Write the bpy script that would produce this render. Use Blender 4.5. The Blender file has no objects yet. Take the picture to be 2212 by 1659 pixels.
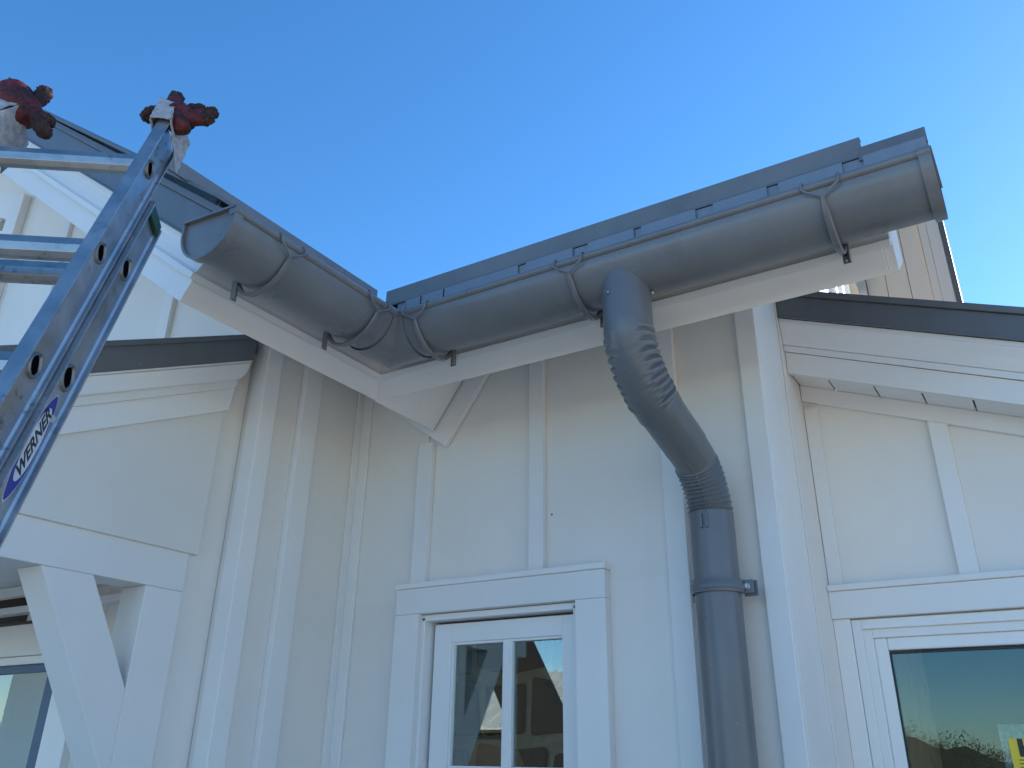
import bpy, bmesh, math, random
from mathutils import Vector, Matrix
random.seed(7)
SC = bpy.context.scene
COL = SC.collection
R_ = math.radians

# ------------------------------------------------------------------ camera
cam_d = bpy.data.cameras.new("camera")
cam = bpy.data.objects.new("camera", cam_d); COL.objects.link(cam)
CW, CF, CY = 2212.0, 1837.17, 760.0
cam_d.sensor_fit = 'HORIZONTAL'; cam_d.sensor_width = 36.0
cam_d.lens = 36.0 * CF / CW
cam_d.shift_y = -(829.5 - CY) / CW
cam_d.clip_start = 0.05; cam_d.clip_end = 3000
pitch, roll, yaw = 0.447936662, 0.0158857263, -0.568226003
cp, sp = math.cos(pitch), math.sin(pitch)
fwd = Vector((math.sin(yaw)*cp, math.cos(yaw)*cp, sp))
r0 = Vector((math.cos(yaw), -math.sin(yaw), 0)); u0 = r0.cross(fwd)
rr = math.cos(roll)*r0 + math.sin(roll)*u0; uu = -math.sin(roll)*r0 + math.cos(roll)*u0
M = Matrix((rr, uu, -fwd)).transposed().to_4x4(); M.translation = Vector((0, 0, 1.6))
cam.matrix_world = M
SC.camera = cam

# ------------------------------------------------------------------ sky, sun, exposure
SUN_AZ, SUN_EL = R_(29), R_(22)          # azimuth from +Y towards +X
w = bpy.data.worlds.new("World"); SC.world = w; w.use_nodes = True
nt = w.node_tree; nt.nodes.clear()
sky = nt.nodes.new('ShaderNodeTexSky'); sky.sky_type = 'NISHITA'; sky.sun_disc = False
sky.sun_elevation = SUN_EL; sky.sun_rotation = SUN_AZ
sky.altitude = 1200; sky.air_density = 1.0; sky.dust_density = 0.35; sky.ozone_density = 3.0
bg = nt.nodes.new('ShaderNodeBackground'); bg.inputs['Strength'].default_value = 0.15
out = nt.nodes.new('ShaderNodeOutputWorld')
hsv = nt.nodes.new('ShaderNodeHueSaturation'); hsv.inputs['Saturation'].default_value = 1.22; hsv.inputs['Value'].default_value = 1.02
nt.links.new(sky.outputs[0], hsv.inputs['Color']); nt.links.new(hsv.outputs[0], bg.inputs[0]); nt.links.new(bg.outputs[0], out.inputs[0])
sd = bpy.data.lights.new("sun", 'SUN'); sd.energy = 5.0; sd.angle = R_(0.5); sd.color = (1, .90, .76)
so = bpy.data.objects.new("sun", sd); COL.objects.link(so)
sdir = Vector((math.sin(SUN_AZ)*math.cos(SUN_EL), math.cos(SUN_AZ)*math.cos(SUN_EL), math.sin(SUN_EL)))
so.rotation_euler = sdir.to_track_quat('Z', 'Y').to_euler(); so.location = (0, 0, 30)
vs = SC.view_settings
vs.view_transform = 'Standard'; vs.look = 'None'; vs.gamma = 1; vs.use_curve_mapping = False
vs.exposure = 1.12

# ------------------------------------------------------------------ materials
def nodes(name):
    m = bpy.data.materials.new(name); m.use_nodes = True
    t = m.node_tree; b = t.nodes['Principled BSDF']
    return m, t, b
def nd(t, typ, **kw):
    n = t.nodes.new(typ)
    for k, v in kw.items():
        if k in n.inputs.keys(): n.inputs[k].default_value = v
        else: setattr(n, k, v)
    return n
def ramp(t, src, a, b, ca, cb):
    r = nd(t, 'ShaderNodeValToRGB')
    e = r.color_ramp.elements
    e[0].position = a; e[1].position = b
    e[0].color = (*ca, 1) if len(ca) == 3 else ca; e[1].color = (*cb, 1) if len(cb) == 3 else cb
    t.links.new(src, r.inputs[0]); return r
def mixc(t, fac, a, b):
    m = nd(t, 'ShaderNodeMix', data_type='RGBA')
    L = t.links
    if hasattr(fac, 'is_output'): L.new(fac, m.inputs[0])
    else: m.inputs[0].default_value = fac
    for s, i in ((a, 6), (b, 7)):
        if hasattr(s, 'is_output'): L.new(s, m.inputs[i])
        else: m.inputs[i].default_value = (*s, 1)
    return m.outputs[2]
def noise(t, scale, detail=4, vec=None, rough=.55):
    n = nd(t, 'ShaderNodeTexNoise', Scale=scale, Detail=detail, Roughness=rough)
    if vec is not None: t.links.new(vec, n.inputs['Vector'])
    return n
def objvec(t, scale=(1, 1, 1)):
    g = nd(t, 'ShaderNodeNewGeometry')
    m = nd(t, 'ShaderNodeMapping'); m.inputs['Scale'].default_value = scale
    t.links.new(g.outputs['Position'], m.inputs[0]); return m.outputs[0]
def bump(t, b, src, strength, dist=.002):
    n = nd(t, 'ShaderNodeBump', Strength=strength, Distance=dist)
    t.links.new(src, n.inputs['Height']); t.links.new(n.outputs[0], b.inputs['Normal'])

def mat_paint(name, col, rough=.5, specks=True):
    m, t, b = nodes(name)
    v = objvec(t)
    n1 = noise(t, 2.3, 5, v); n2 = noise(t, 38, 3, v)
    c = mixc(t, ramp(t, n1.outputs[0], .35, .7, (0, 0, 0), (1, 1, 1)).outputs[0], tuple(x*.95 for x in col), col)
    v3 = objvec(t, (8, 8, .7)); n4 = noise(t, 1.6, 5, v3, .6)
    c = mixc(t, ramp(t, n4.outputs[0], .50, .80, (0, 0, 0), (.16, .16, .16)).outputs[0], c, tuple(x*k for x, k in zip(col, (.86, .85, .82))))
    oi = nd(t, 'ShaderNodeObjectInfo')
    rr_ = nd(t, 'ShaderNodeMapRange'); rr_.inputs[3].default_value = .96; rr_.inputs[4].default_value = 1.02
    t.links.new(oi.outputs['Random'], rr_.inputs[0])
    hs = nd(t, 'ShaderNodeHueSaturation'); t.links.new(rr_.outputs[0], hs.inputs['Value']); t.links.new(c, hs.inputs['Color'])
    c = hs.outputs[0]
    if specks:
        vo = nd(t, 'ShaderNodeTexVoronoi', Scale=5.0); t.links.new(v, vo.inputs['Vector'])
        sp_ = ramp(t, vo.outputs['Distance'], .016, .026, (1, 1, 1), (0, 0, 0))
        sm = noise(t, 3.1, 2, v); sg = ramp(t, sm.outputs[0], .47, .52, (0, 0, 0), (1, 1, 1))
        mu = nd(t, 'ShaderNodeMath', operation='MULTIPLY')
        t.links.new(sp_.outputs[0], mu.inputs[0]); t.links.new(sg.outputs[0], mu.inputs[1])
        c = mixc(t, mu.outputs[0], c, (.1, .09, .08))
    t.links.new(c, b.inputs['Base Color'])
    b.inputs['Roughness'].default_value = rough
    bump(t, b, n2.outputs[0], .12, .001)
    return m
def mat_metal_paint(name, col, rough=.38, dirt=.12, spec=.5):
    m, t, b = nodes(name)
    v = objvec(t)
    n1 = noise(t, 5, 5, v); n2 = noise(t, 90, 2, v)
    c = mixc(t, ramp(t, n1.outputs[0], .3, .75, (0, 0, 0), (1, 1, 1)).outputs[0], col, tuple(x*(1+dirt) for x in col))
    v3 = objvec(t, (9, 9, 2.2)); n4 = noise(t, 2.2, 6, v3, .62)
    c = mixc(t, ramp(t, n4.outputs[0], .48, .74, (0, 0, 0), (.26, .26, .26)).outputs[0], c, tuple(x*1.45 for x in col))
    sp_ = ramp(t, n2.outputs[0], .74, .78, (0, 0, 0), (.6, .6, .6))
    c = mixc(t, sp_.outputs[0], c, tuple(min(1, x*2.2+.05) for x in col))
    t.links.new(c, b.inputs['Base Color'])
    r = ramp(t, n1.outputs[0], .3, .8, (rough*.85,)*3, (rough*1.2,)*3)
    t.links.new(r.outputs[0], b.inputs['Roughness'])
    b.inputs['Specular IOR Level'].default_value = spec
    n3 = noise(t, 7, 2, v); bump(t, b, n3.outputs[0], .08, .004)
    return m
def mat_alu(name, col, rough=.33):
    m, t, b = nodes(name)
    v = objvec(t, (1, 1, 1))
    n1 = noise(t, 11, 6, v, .65); n2 = noise(t, 60, 4, v); n3 = noise(t, 4, 3, v)
    dirt = ramp(t, n2.outputs[0], .54, .70, (0, 0, 0), (1, 1, 1))
    dm = ramp(t, n3.outputs[0], .42, .60, (0, 0, 0), (.75, .75, .75))
    mu = nd(t, 'ShaderNodeMath', operation='MULTIPLY')
    t.links.new(dirt.outputs[0], mu.inputs[0]); t.links.new(dm.outputs[0], mu.inputs[1])
    c = mixc(t, ramp(t, n1.outputs[0], .35, .7, (0, 0, 0), (1, 1, 1)).outputs[0], tuple(x*.72 for x in col), col)
    c = mixc(t, mu.outputs[0], c, (.05, .045, .04))
    t.links.new(c, b.inputs['Base Color'])
    b.inputs['Metallic'].default_value = .9
    r = ramp(t, n1.outputs[0], .3, .75, (rough*.8,)*3, (rough*1.5,)*3); t.links.new(r.outputs[0], b.inputs['Roughness'])
    bump(t, b, n2.outputs[0], .1, .001)
    return m
def mat_simple(name, col, rough=.6, var=.25, scale=12, bumps=.3, metallic=0, col2=None):
    m, t, b = nodes(name)
    v = objvec(t); n1 = noise(t, scale, 6, v, .62)
    c = mixc(t, ramp(t, n1.outputs[0], .3, .72, (0, 0, 0), (1, 1, 1)).outputs[0], col2 or tuple(x*(1-var) for x in col), col)
    t.links.new(c, b.inputs['Base Color']); b.inputs['Roughness'].default_value = rough
    b.inputs['Metallic'].default_value = metallic
    bump(t, b, n1.outputs[0], bumps, .004)
    return m
def mat_glass(name, base=.2, mult=1.6, tint=(.9, 1, 1)):
    m = bpy.data.materials.new(name); m.use_nodes = True; t = m.node_tree; t.nodes.clear()
    o = nd(t, 'ShaderNodeOutputMaterial'); mx = nd(t, 'ShaderNodeMixShader')
    tr = nd(t, 'ShaderNodeBsdfTransparent'); tr.inputs[0].default_value = (.88, .92, .90, 1)
    gl = nd(t, 'ShaderNodeBsdfGlossy', Roughness=.0); gl.inputs[0].default_value = (*tint, 1)
    fr = nd(t, 'ShaderNodeFresnel', IOR=1.5)
    ma = nd(t, 'ShaderNodeMath', operation='MULTIPLY_ADD'); ma.inputs[1].default_value = mult; ma.inputs[2].default_value = base
    ma.use_clamp = True
    t.links.new(fr.outputs[0], ma.inputs[0]); t.links.new(ma.outputs[0], mx.inputs[0])
    t.links.new(tr.outputs[0], mx.inputs[1]); t.links.new(gl.outputs[0], mx.inputs[2]); t.links.new(mx.outputs[0], o.inputs[0])
    n1 = noise(t, 1.6, 1, objvec(t)); bp = nd(t, 'ShaderNodeBump', Strength=.02, Distance=.01)
    t.links.new(n1.outputs[0], bp.inputs['Height']); t.links.new(bp.outputs[0], gl.inputs['Normal'])
    return m

WHITE = mat_paint('white_trim_paint', (.83, .82, .80), .45)
SIDING = mat_paint('white_siding_paint', (.81, .778, .73), .55)
VINYL = mat_paint('white_window_vinyl', (.82, .82, .81), .3, False)
CAULK = mat_simple('caulk', (.8, .78, .72), .5, .1)
GREY = mat_metal_paint('grey_painted_steel', (.155, .157, .162), .30, .3)
GREYR = mat_metal_paint('grey_rain_pipe_steel', (.125, .131, .140), .32, .25)
ROOF = mat_metal_paint('grey_roof_steel', (.125, .135, .148), .40)
APRON = mat_metal_paint('eave_flashing_steel', (.19, .225, .275), .3, .1)
ZINC = mat_alu('zinc_screw', (.5, .5, .52), .3)
ALU = mat_alu('worn_aluminium', (.56, .56, .565), .38)
RINGM = mat_alu('swaged_aluminium', (.30, .295, .28), .5)
ALUR = mat_alu('ribbed_aluminium', (.52, .52, .51), .36)
GLASS = mat_glass('window_glass', .035)
GLASS2 = mat_glass('coated_window_glass', 0.0, 1.0, (.62, .9, 1))
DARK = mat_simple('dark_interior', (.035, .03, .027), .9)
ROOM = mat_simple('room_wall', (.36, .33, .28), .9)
ROOM_DARK = mat_simple('dark_room_wall', (.07, .08, .085), .8, .1)  # even dark tone for the wall behind the right pane
STONE = mat_simple('chimney_stone', (.06, .052, .045), .85, .45, 7, .8)
MORTAR = mat_simple('mortar', (.55, .45, .33), .95, .3, 30, .5)
BLUE = mat_simple('blue_label_print', (.015, .03, .32), .35, .3, 30, .05)
LABELW = mat_simple('label_white', (.72, .74, .76), .4, .25, 40, .05)
BLACK = mat_simple('black_print', (.012, .012, .014), .45, .2)
HOLE_SHADE = mat_simple('painted_hollow_shade', (.004, .004, .005), 1, .1)
HOLE_SHADE.node_tree.nodes['Principled BSDF'].inputs['Specular IOR Level'].default_value = 0
GREEN = mat_simple('green_plastic', (.008, .07, .035), .35, .6, 50, .2)
YELLOW = mat_simple('yellow_sticker', (.8, .6, .03), .5, .08)
BLUETAPE = mat_simple('blue_frame', (.02, .09, .2), .5)
GROUND = mat_simple('pale_gravel', (.62, .535, .41), .95, .25, 5, .6)
LAWN = mat_simple('dry_grass', (.2, .17, .08), .95, .4, 2, .6)
SEAMW = mat_simple('pale_metal_roofing', (.62, .64, .62), .4, .1)
SLAB_DARK = mat_simple('dark_slab_brown', (.025, .02, .017), .9)
LEAF = mat_simple('autumn_leaves', (.20, .11, .035), .8, .5, .9, .2, col2=(.06, .055, .02))
CUFF = mat_simple('dirty_canvas_cuff', (.50, .49, .51), .9, .5, 60, .9)

def mat_glove():
    m, t, b = nodes('dirty_red_rubber')
    v = objvec(t)
    n1 = noise(t, 24, 7, v, .68); n2 = noise(t, 120, 4, v, .7)
    red = mixc(t, ramp(t, n1.outputs[0], .42, .66, (0, 0, 0), (1, 1, 1)).outputs[0], (.022, .008, .008), (.17, .009, .010))
    fl = ramp(t, n2.outputs[0], .64, .70, (0, 0, 0), (.6, .6, .6))
    c = mixc(t, fl.outputs[0], red, (.22, .16, .13))
    t.links.new(c, b.inputs['Base Color'])
    r = ramp(t, n1.outputs[0], .3, .7, (.9,)*3, (.5,)*3); t.links.new(r.outputs[0], b.inputs['Roughness'])
    bump(t, b, n2.outputs[0], .8, .004)
    return m
GLOVE = mat_glove()
TIP = mat_simple('caked_dirt', (.075, .045, .038), .95, .7, 90, 1.0, col2=(.014, .008, .008))

# ------------------------------------------------------------------ mesh helpers
WORLD = {}                                   # world position of every object's origin
def link(o, parent, centre):
    COL.objects.link(o); WORLD[o.name] = Vector(centre)
    if parent is not None:
        o.parent = parent; o.location = Vector(centre) - WORLD[parent.name]
    else:
        o.location = centre
def thing(name, label, cat, loc, group=None):
    o = bpy.data.objects.new(name, None); o.empty_display_size = .1
    link(o, None, loc); o['label'] = label; o['category'] = cat
    if group: o['group'] = group
    return o
class MB:
    def __init__(s): s.v = []; s.f = []
    def add(s, vs_, fs):
        n = len(s.v); s.v += [Vector(x) for x in vs_]; s.f += [[i+n for i in f] for f in fs]; return s
    def box(s, a, b):
        x0, x1 = sorted((a[0], b[0])); y0, y1 = sorted((a[1], b[1])); z0, z1 = sorted((a[2], b[2]))
        return s.add([(x0,y0,z0),(x1,y0,z0),(x1,y1,z0),(x0,y1,z0),(x0,y0,z1),(x1,y0,z1),(x1,y1,z1),(x0,y1,z1)],
                     [(3,2,1,0),(4,5,6,7),(0,1,5,4),(1,2,6,5),(2,3,7,6),(3,0,4,7)])
    def obox(s, c, ax, ay, az, hx, hy, hz):
        c = Vector(c); P = []
        for k in (-1, 1):
            for i, j in ((-1,-1),(1,-1),(1,1),(-1,1)): P.append(c + ax*hx*i + ay*hy*j + az*hz*k)
        return s.add(P, [(3,2,1,0),(4,5,6,7),(0,1,5,4),(1,2,6,5),(2,3,7,6),(3,0,4,7)])
    def prism(s, A, B):                      # two matching rings
        n = len(A)
        return s.add(list(A)+list(B), [list(range(n))[::-1], list(range(n, 2*n))] + [(i, (i+1) % n, (i+1) % n + n, i+n) for i in range(n)])
    def tube(s, pts, rad, n=10, caps=True):
        pts = [Vector(p) for p in pts]; rings = []
        up = None
        for i, p in enumerate(pts):
            d = (pts[min(i+1, len(pts)-1)] - pts[max(i-1, 0)]).normalized()
            if up is None:
                up = Vector((0, 0, 1)) if abs(d.z) < .9 else Vector((1, 0, 0))
            a = d.cross(up).normalized(); up = a.cross(d).normalized()
            r = rad(i) if callable(rad) else rad
            rings.append([p + (a*math.cos(q) + up*math.sin(q))*r for q in [2*math.pi*k/n for k in range(n)]])
        V = [x for r_ in rings for x in r_]; F = []
        for i in range(len(rings)-1):
            for k in range(n): F.append((i*n+k, i*n+(k+1) % n, (i+1)*n+(k+1) % n, (i+1)*n+k))
        if caps: F.append(list(range(n))[::-1]); F.append([(len(rings)-1)*n+k for k in range(n)])
        return s.add(V, F)
    def build(s, name, mat, parent=None, bevel=0, smooth=False, loc=None, label=None, kind=None, cat=None, group=None, segs=2):
        lo = Vector([min(v[i] for v in s.v) for i in range(3)]); hi = Vector([max(v[i] for v in s.v) for i in range(3)])
        c = Vector(loc) if loc else (lo+hi)/2
        me = bpy.data.meshes.new(name); me.from_pydata([tuple(v-c) for v in s.v], [], s.f)
        bm = bmesh.new(); bm.from_mesh(me); bmesh.ops.recalc_face_normals(bm, faces=bm.faces); bm.to_mesh(me); bm.free()
        for m in (mat if isinstance(mat, (list, tuple)) else [mat]): me.materials.append(m)
        o = bpy.data.objects.new(name, me); link(o, parent, c)
        if smooth:
            for p in me.polygons: p.use_smooth = True
            if smooth != 'all': me.set_sharp_from_angle(angle=R_(40))
        if bevel:
            bv = o.modifiers.new('bevel', 'BEVEL'); bv.width = bevel; bv.segments = segs; bv.limit_method = 'ANGLE'; bv.angle_limit = R_(35)
        if label: o['label'] = label
        if cat: o['category'] = cat
        if kind: o['kind'] = kind
        if group: o['group'] = group
        return o
def box(name, a, b, mat, parent, bevel=.0015, **kw): return MB().box(a, b).build(name, mat, parent, bevel, **kw)
def prism(name, A, B, mat, parent, bevel=.0015, **kw): return MB().prism(A, B).build(name, mat, parent, bevel, **kw)
def yz_prism(name, prof, x0, x1, mat, parent, bevel=.0015, **kw):     # outline in (y,z), thickness along X
    return prism(name, [(x0, y, z) for y, z in prof], [(x1, y, z) for y, z in prof], mat, parent, bevel, **kw)
def xz_prism(name, prof, y0, y1, mat, parent, bevel=.0015, **kw):
    return prism(name, [(x, y0, z) for x, z in prof], [(x, y1, z) for x, z in prof], mat, parent, bevel, **kw)

# ================================================================== THE SETTING
def sheet(name, pts, mat, kind='structure'):
    return MB().add(pts, [list(range(len(pts)))]).build(name, mat, None, kind=kind)
sheet('ground', [(-900, -900, -.004), (900, -900, -.004), (900, 900, -.004), (-900, 900, -.004)], LAWN)
sheet('gravel_yard', [(-40, -48, 0), (40, -48, 0), (40, 14, 0), (-40, 14, 0)], GROUND)

# ================================================================== WINDOW BAY (wall A) and its roof
PIT = .705
YA = 2.4
bay = thing('window_bay', 'white board and batten bay with the small two pane window under the grey metal eave', 'house bay', (-1.43, YA, 0))
ZT = 3.30
bat_x = [(-1.925, -1.862), (-1.442, -1.386), (-.962, -.898)]
edges = [-2.25] + [sum(b)/2 for b in bat_x] + [-.632]
WIN = (-1.93, -1.20, 0.9, 2.10)              # rough hole in the siding
for i in range(4):
    x0, x1 = edges[i]+.0015, edges[i+1]-.0015
    mb = MB()
    hx0, hx1 = max(x0, WIN[0]), min(x1, WIN[1])
    if hx1 - hx0 > .02:
        if hx0 - x0 > .004: mb.box((x0, YA, .3), (hx0, YA+.02, WIN[3]))
        if x1 - hx1 > .004: mb.box((hx1, YA, .3), (x1, YA+.02, WIN[3]))
        if mb.v: mb.build('siding_panel', SIDING, bay)
        mb = MB(); mb.box((x0, YA, WIN[3]), (x1, YA+.02, ZT))
    else:
        mb.box((x0, YA, .3), (x1, YA+.02, ZT))
    mb.build('siding_panel', SIDING, bay)
def batten(x0, x1, z0, z1, y=YA, t=.026, parent=bay):
    box('batten', (x0, y-t, z0), (x1, y-.0005, z1), WHITE, parent, .002)
cc, ss = 1/math.hypot(1, PIT), PIT/math.hypot(1, PIT)
FZ, FY, FX = 2.712, 2.049, -1.857            # fascia bottom height, its Y on the bay, its X on the gable wing
for i, (x0, x1) in enumerate(bat_x):
    zt = ZT
    if i == 0: zt = 2.665                    # runs up under the raking frieze end
    batten(x0, x1, 2.153 if i < 2 else .3, zt)
batten(-2.2495, -2.192, .3, ZT, t=.012)        # corner strip
# end corner board
box('corner_board', (-.688, YA-.021, .3), (-.625, YA-.0005, ZT), WHITE, bay, .003)
box('corner_board', (-.645, YA, .3), (-.6245, YA+.155, ZT), WHITE, bay, .003)
box('side_trim', (-.64, YA+.157, .3), (-.6275, YA+.27, ZT), WHITE, bay, .004)
box('side_siding', (-.645, YA+.272, .3), (-.6235, 2.9, ZT), SIDING, bay)
# back and room (dark inside)
room = MB()
room.add([(-2.22, 2.45, .2), (-.66, 2.45, .2), (-.66, 3.75, .2), (-2.22, 3.75, .2), (-2.22, 2.45, 2.9), (-.66, 2.45, 2.9), (-.66, 3.75, 2.9), (-2.22, 3.75, 2.9)],
         [(0,1,2,3),(4,7,6,5),(1,5,6,2),(0,3,7,4),(2,6,7,3)])
room.build('room_lining', ROOM, bay)
box('wall_backing', (-2.30, 1.90, .3), (-2.272, 2.46, 3.0), DARK, bay, 0)  # unseen dark boxes added to stop sun leaking through the wall corner
box('wall_backing', (-2.2715, 2.421, .3), (-2.18, 2.449, 3.0), DARK, bay, 0)
# stone chimney inside the room
chim = box('chimney_breast', (-2.15, 2.76, .2), (-.75, 3.3, 2.88), MORTAR, bay, 0)
random.seed(11)
z = .9
while z < 2.8:
    h = random.uniform(.13, .22); x = -2.15 + random.uniform(0, .1)
    while x < -.78:
        wd = random.uniform(.15, .34); x2 = min(x+wd, -.76)
        g = .019
        if x2-x > .07:
            j = lambda: random.uniform(-.018, .018)
            P = [(x+g+j(), z+g+j()), ((x+x2)/2, z+g+j()), (x2-g+j(), z+g+j()), (x2-g+j(), z+h-g+j()), ((x+x2)/2+j(), z+h-g+j()), (x+g+j(), z+h-g+j())]
            d = random.uniform(.02, .045)
            prism('stone', [(a, 2.76-d, b) for a, b in P], [(a, 2.761, b) for a, b in P], STONE, chim, .012)
        x = x2
    z += h
# window
T = .039
win = MB()
X0, X1, Z0, Z1 = -1.862, -1.283, .95, 2.036    # unit frame outside
for a, b in (((X0-.022, YA-.012, Z0), (X0+.004, YA+.075, Z1)), ((X1-.004, YA-.012, Z0), (X1+.014, YA+.075, Z1)), ((X0-.022, YA-.012, Z1-.012), (X1+.014, YA+.075, Z1+.008))):
    win.box(a, b)
win = win.build('window', VINYL, bay, .002)
cx0, cx1 = -1.970, -1.163
box('head_casing', (cx0, YA-T, 2.046), (cx1, YA-.0005, 2.131), WHITE, win, .002)
box('side_casing', (cx0, YA-T, .9), (-1.868, YA-.0005, 2.0455), WHITE, win, .002)
box('side_casing', (-1.266, YA-T, .9), (cx1, YA-.0005, 2.0455), WHITE, win, .002)
box('drip_cap', (cx0-.002, YA-T-.006, 2.1315), (cx1+.004, YA-.0005, 2.151), WHITE, win, .003)
SX0, SX1, SZ1 = -1.846, -1.288, 2.016
YS = YA+.030
gx = [(-1.775, -1.572), (-1.545, -1.350)]
GZ = 1.955
sash = MB()
sash.box((SX0, YS, .98), (gx[0][0], YS+.04, SZ1)); sash.box((gx[1][1], YS, .98), (SX1, YS+.04, SZ1))
sash.box((gx[0][0], YS, GZ), (gx[1][1], YS+.04, SZ1)); sash.box((gx[0][0], YS, .98), (gx[1][1], YS+.04, 1.05))
sash.build('sash', VINYL, win, .002)
MZ = 1.583
box('muntin', (gx[0][1], YS+.004, 1.05), (gx[1][0], YS+.036, GZ), VINYL, win, .003)
for a, b in gx:
    box('muntin', (a, YS+.004, MZ-.026), (b, YS+.036, MZ), VINYL, win, .003)
    box('glazing_bead', (a, YS+.006, MZ), (a+.008, YS+.03, GZ), VINYL, win, .001)
    box('glazing_bead', (a+.008, YS+.006, GZ-.008), (b, YS+.03, GZ), VINYL, win, .001)
    for z0, z1 in ((MZ, GZ), (1.05, MZ-.026)):
        box('pane', (a+.001, YS+.02, z0+.001), (b-.001, YS+.024, z1-.001), GLASS, win, 0)
# sash lock wand (white) seen low behind the right pane
# raking frieze of the gable wing lying on the bay wall
u = Vector((cc, 0, -ss)); v_ = Vector((ss, 0, cc))
corner = Vector((-1.806, YA, 2.640))
P = [corner, corner - u*.75, corner - u*.75 + v_*.12, corner + v_*.40]
# ------------------------------------------------------------------ eave profile shared by bay and wing: (outward d, height)
PROF_FASCIA = [(-.022, .016), (0, 0), (.0405, .0575), (.0185, .0735)]
PROF_CROWN = [(.0412, .0575), (.0585, .0445), (.069, .0595), (.0610, .0660), (.0600, .0760), (.067, .098), (.077, .114), (.092, .125), (.1, .128), (.1, .160), (.02, .160), (.012, .098)]
PROF_APRON = [(.1015, .128), (.1055, .128), (.1055, .300), (.1015, .300)]
def eave_A(name, prof, mat, x1, bevel, parent=bay, dz=0, label=None):
    A = [(FX + d + .0, FY - d, FZ + z + dz) for d, z in prof]
    B = [(x1, FY - d, FZ + z + dz) for d, z in prof]
    return prism(name, A, B, mat, parent, bevel)
eave_A('fascia', PROF_FASCIA, WHITE, -.190, .0015)
eave_A('crown_moulding', PROF_CROWN, WHITE, -.168, .0015)
eave_A('eave_flashing', PROF_APRON, ROOF, -.036, 0)
prism('soffit', [(FX, FY+.02, FZ+.012), (FX, YA, FZ+.012+PIT*(YA-FY-.02)), (FX, YA, FZ+.03+PIT*(YA-FY-.02)), (FX, FY+.02, FZ+.03)],
      [(-.2, FY+.02, FZ+.012), (-.2, YA, FZ+.012+PIT*(YA-FY-.02)), (-.2, YA, FZ+.03+PIT*(YA-FY-.02)), (-.2, FY+.02, FZ+.03)], WHITE, bay)
# rake end of the bay roof, facing the right
prism('rake_board', [(-.1895, FY+.005, FZ+.005), (-.1895, FY+.02-.135, FZ+.19), (-.1895, FY+.15, FZ+.19+PIT*.265), (-.1895, FY+.15, FZ+.005+PIT*.145)],
      [(-.166, FY+.005, FZ+.005), (-.166, FY+.02-.135, FZ+.19), (-.166, FY+.15, FZ+.19+PIT*.265), (-.166, FY+.15, FZ+.005+PIT*.145)], WHITE, bay)
# roof
RE_Y, RE_Z = 1.885, 2.966
def roof_z(y): return RE_Z + PIT*(y-RE_Y)
RX0 = FX + FY - RE_Y                          # eave corner of the two roofs (X of the wing's roof edge)
YR = 5.94
def roof_A_slab(dz0, dz1, y0, y1, xr):
    top = lambda y, dz: roof_z(y)+dz
    xl = lambda y: RX0 - (y-RE_Y)
    xq = lambda y: xr - .0195*(y-RE_Y)
    return ([(xl(y0), y0, top(y0, dz0)), (xq(y0), y0, top(y0, dz0)), (xq(y1), y1, top(y1, dz0)), (xl(y1), y1, top(y1, dz0))],
            [(xl(y0), y0, top(y0, dz1)), (xq(y0), y0, top(y0, dz1)), (xq(y1), y1, top(y1, dz1)), (xl(y1), y1, top(y1, dz1))])
MB().prism(*roof_A_slab(-.003, .003, RE_Y, YR, -.036)).build('metal_roof', ROOF, bay)
MB().prism([(FX+.07, FY-.06, 2.83), (-.2, FY-.06, 2.83), (-.2, FY+.3, 3.05), (FX-.2, FY+.3, 3.05)], [(FX+.07, FY-.06, 2.99), (-.2, FY-.06, 2.99), (-.2, FY+.3, 3.2), (FX-.2, FY+.3, 3.18)]).build('roof_deck', ROOF, bay)
for x in (-1.550, -1.168, -.789, -.403):
    yy = YR if x < -1.56 else YR
    SY = 2.062; MB().prism([(x-.006, SY, roof_z(SY)+.004), (x+.006, SY, roof_z(SY)+.004), (x+.006, SY, roof_z(SY)+.028), (x-.006, SY, roof_z(SY)+.028)],
               [(x-.006, yy, roof_z(yy)+.003), (x+.006, yy, roof_z(yy)+.003), (x+.006, yy, roof_z(yy)+.028), (x-.006, yy, roof_z(yy)+.028)]).build('roof_seam', ROOF, bay)
drips = [(-1.62, -1.56), (-1.553, -1.468), (-1.461, -1.185)]
for c in (-1.168, -.789, -.403): drips += [(c+.012, c+.172), (c+.222, c+.366 if c > -.42 else c+.368)]
for a, b in drips: MB().box((a, RE_Y-.0035, 2.918), (b, RE_Y-.0015, RE_Z-.0035)).build('drip_flashing', APRON, bay)
MB().box((-1.66, RE_Y+.004, 2.90), (-.04, RE_Y+.007, RE_Z-.0035)).build('eave_closure', APRON, bay)
MB().box((-.19, RE_Y-.002, RE_Z-.014), (-.034, RE_Y+.014, RE_Z+.026)).build('drip_edge', ROOF, bay, .001)
# wall out of sight under the bay roof, kept there to stop sunlight leaking
MB().prism([(-1.75, 2.95, .0), (-1.75, 5.9, 0), (-1.75, 5.9, roof_z(5.9)-.1), (-1.75, 2.95, roof_z(2.95)-.1)],
           [(-1.80, 2.95, .0), (-1.80, 5.9, 0), (-1.80, 5.9, roof_z(5.9)-.1), (-1.80, 2.95, roof_z(2.95)-.1)]).build('end_wall', SIDING, bay)

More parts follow.
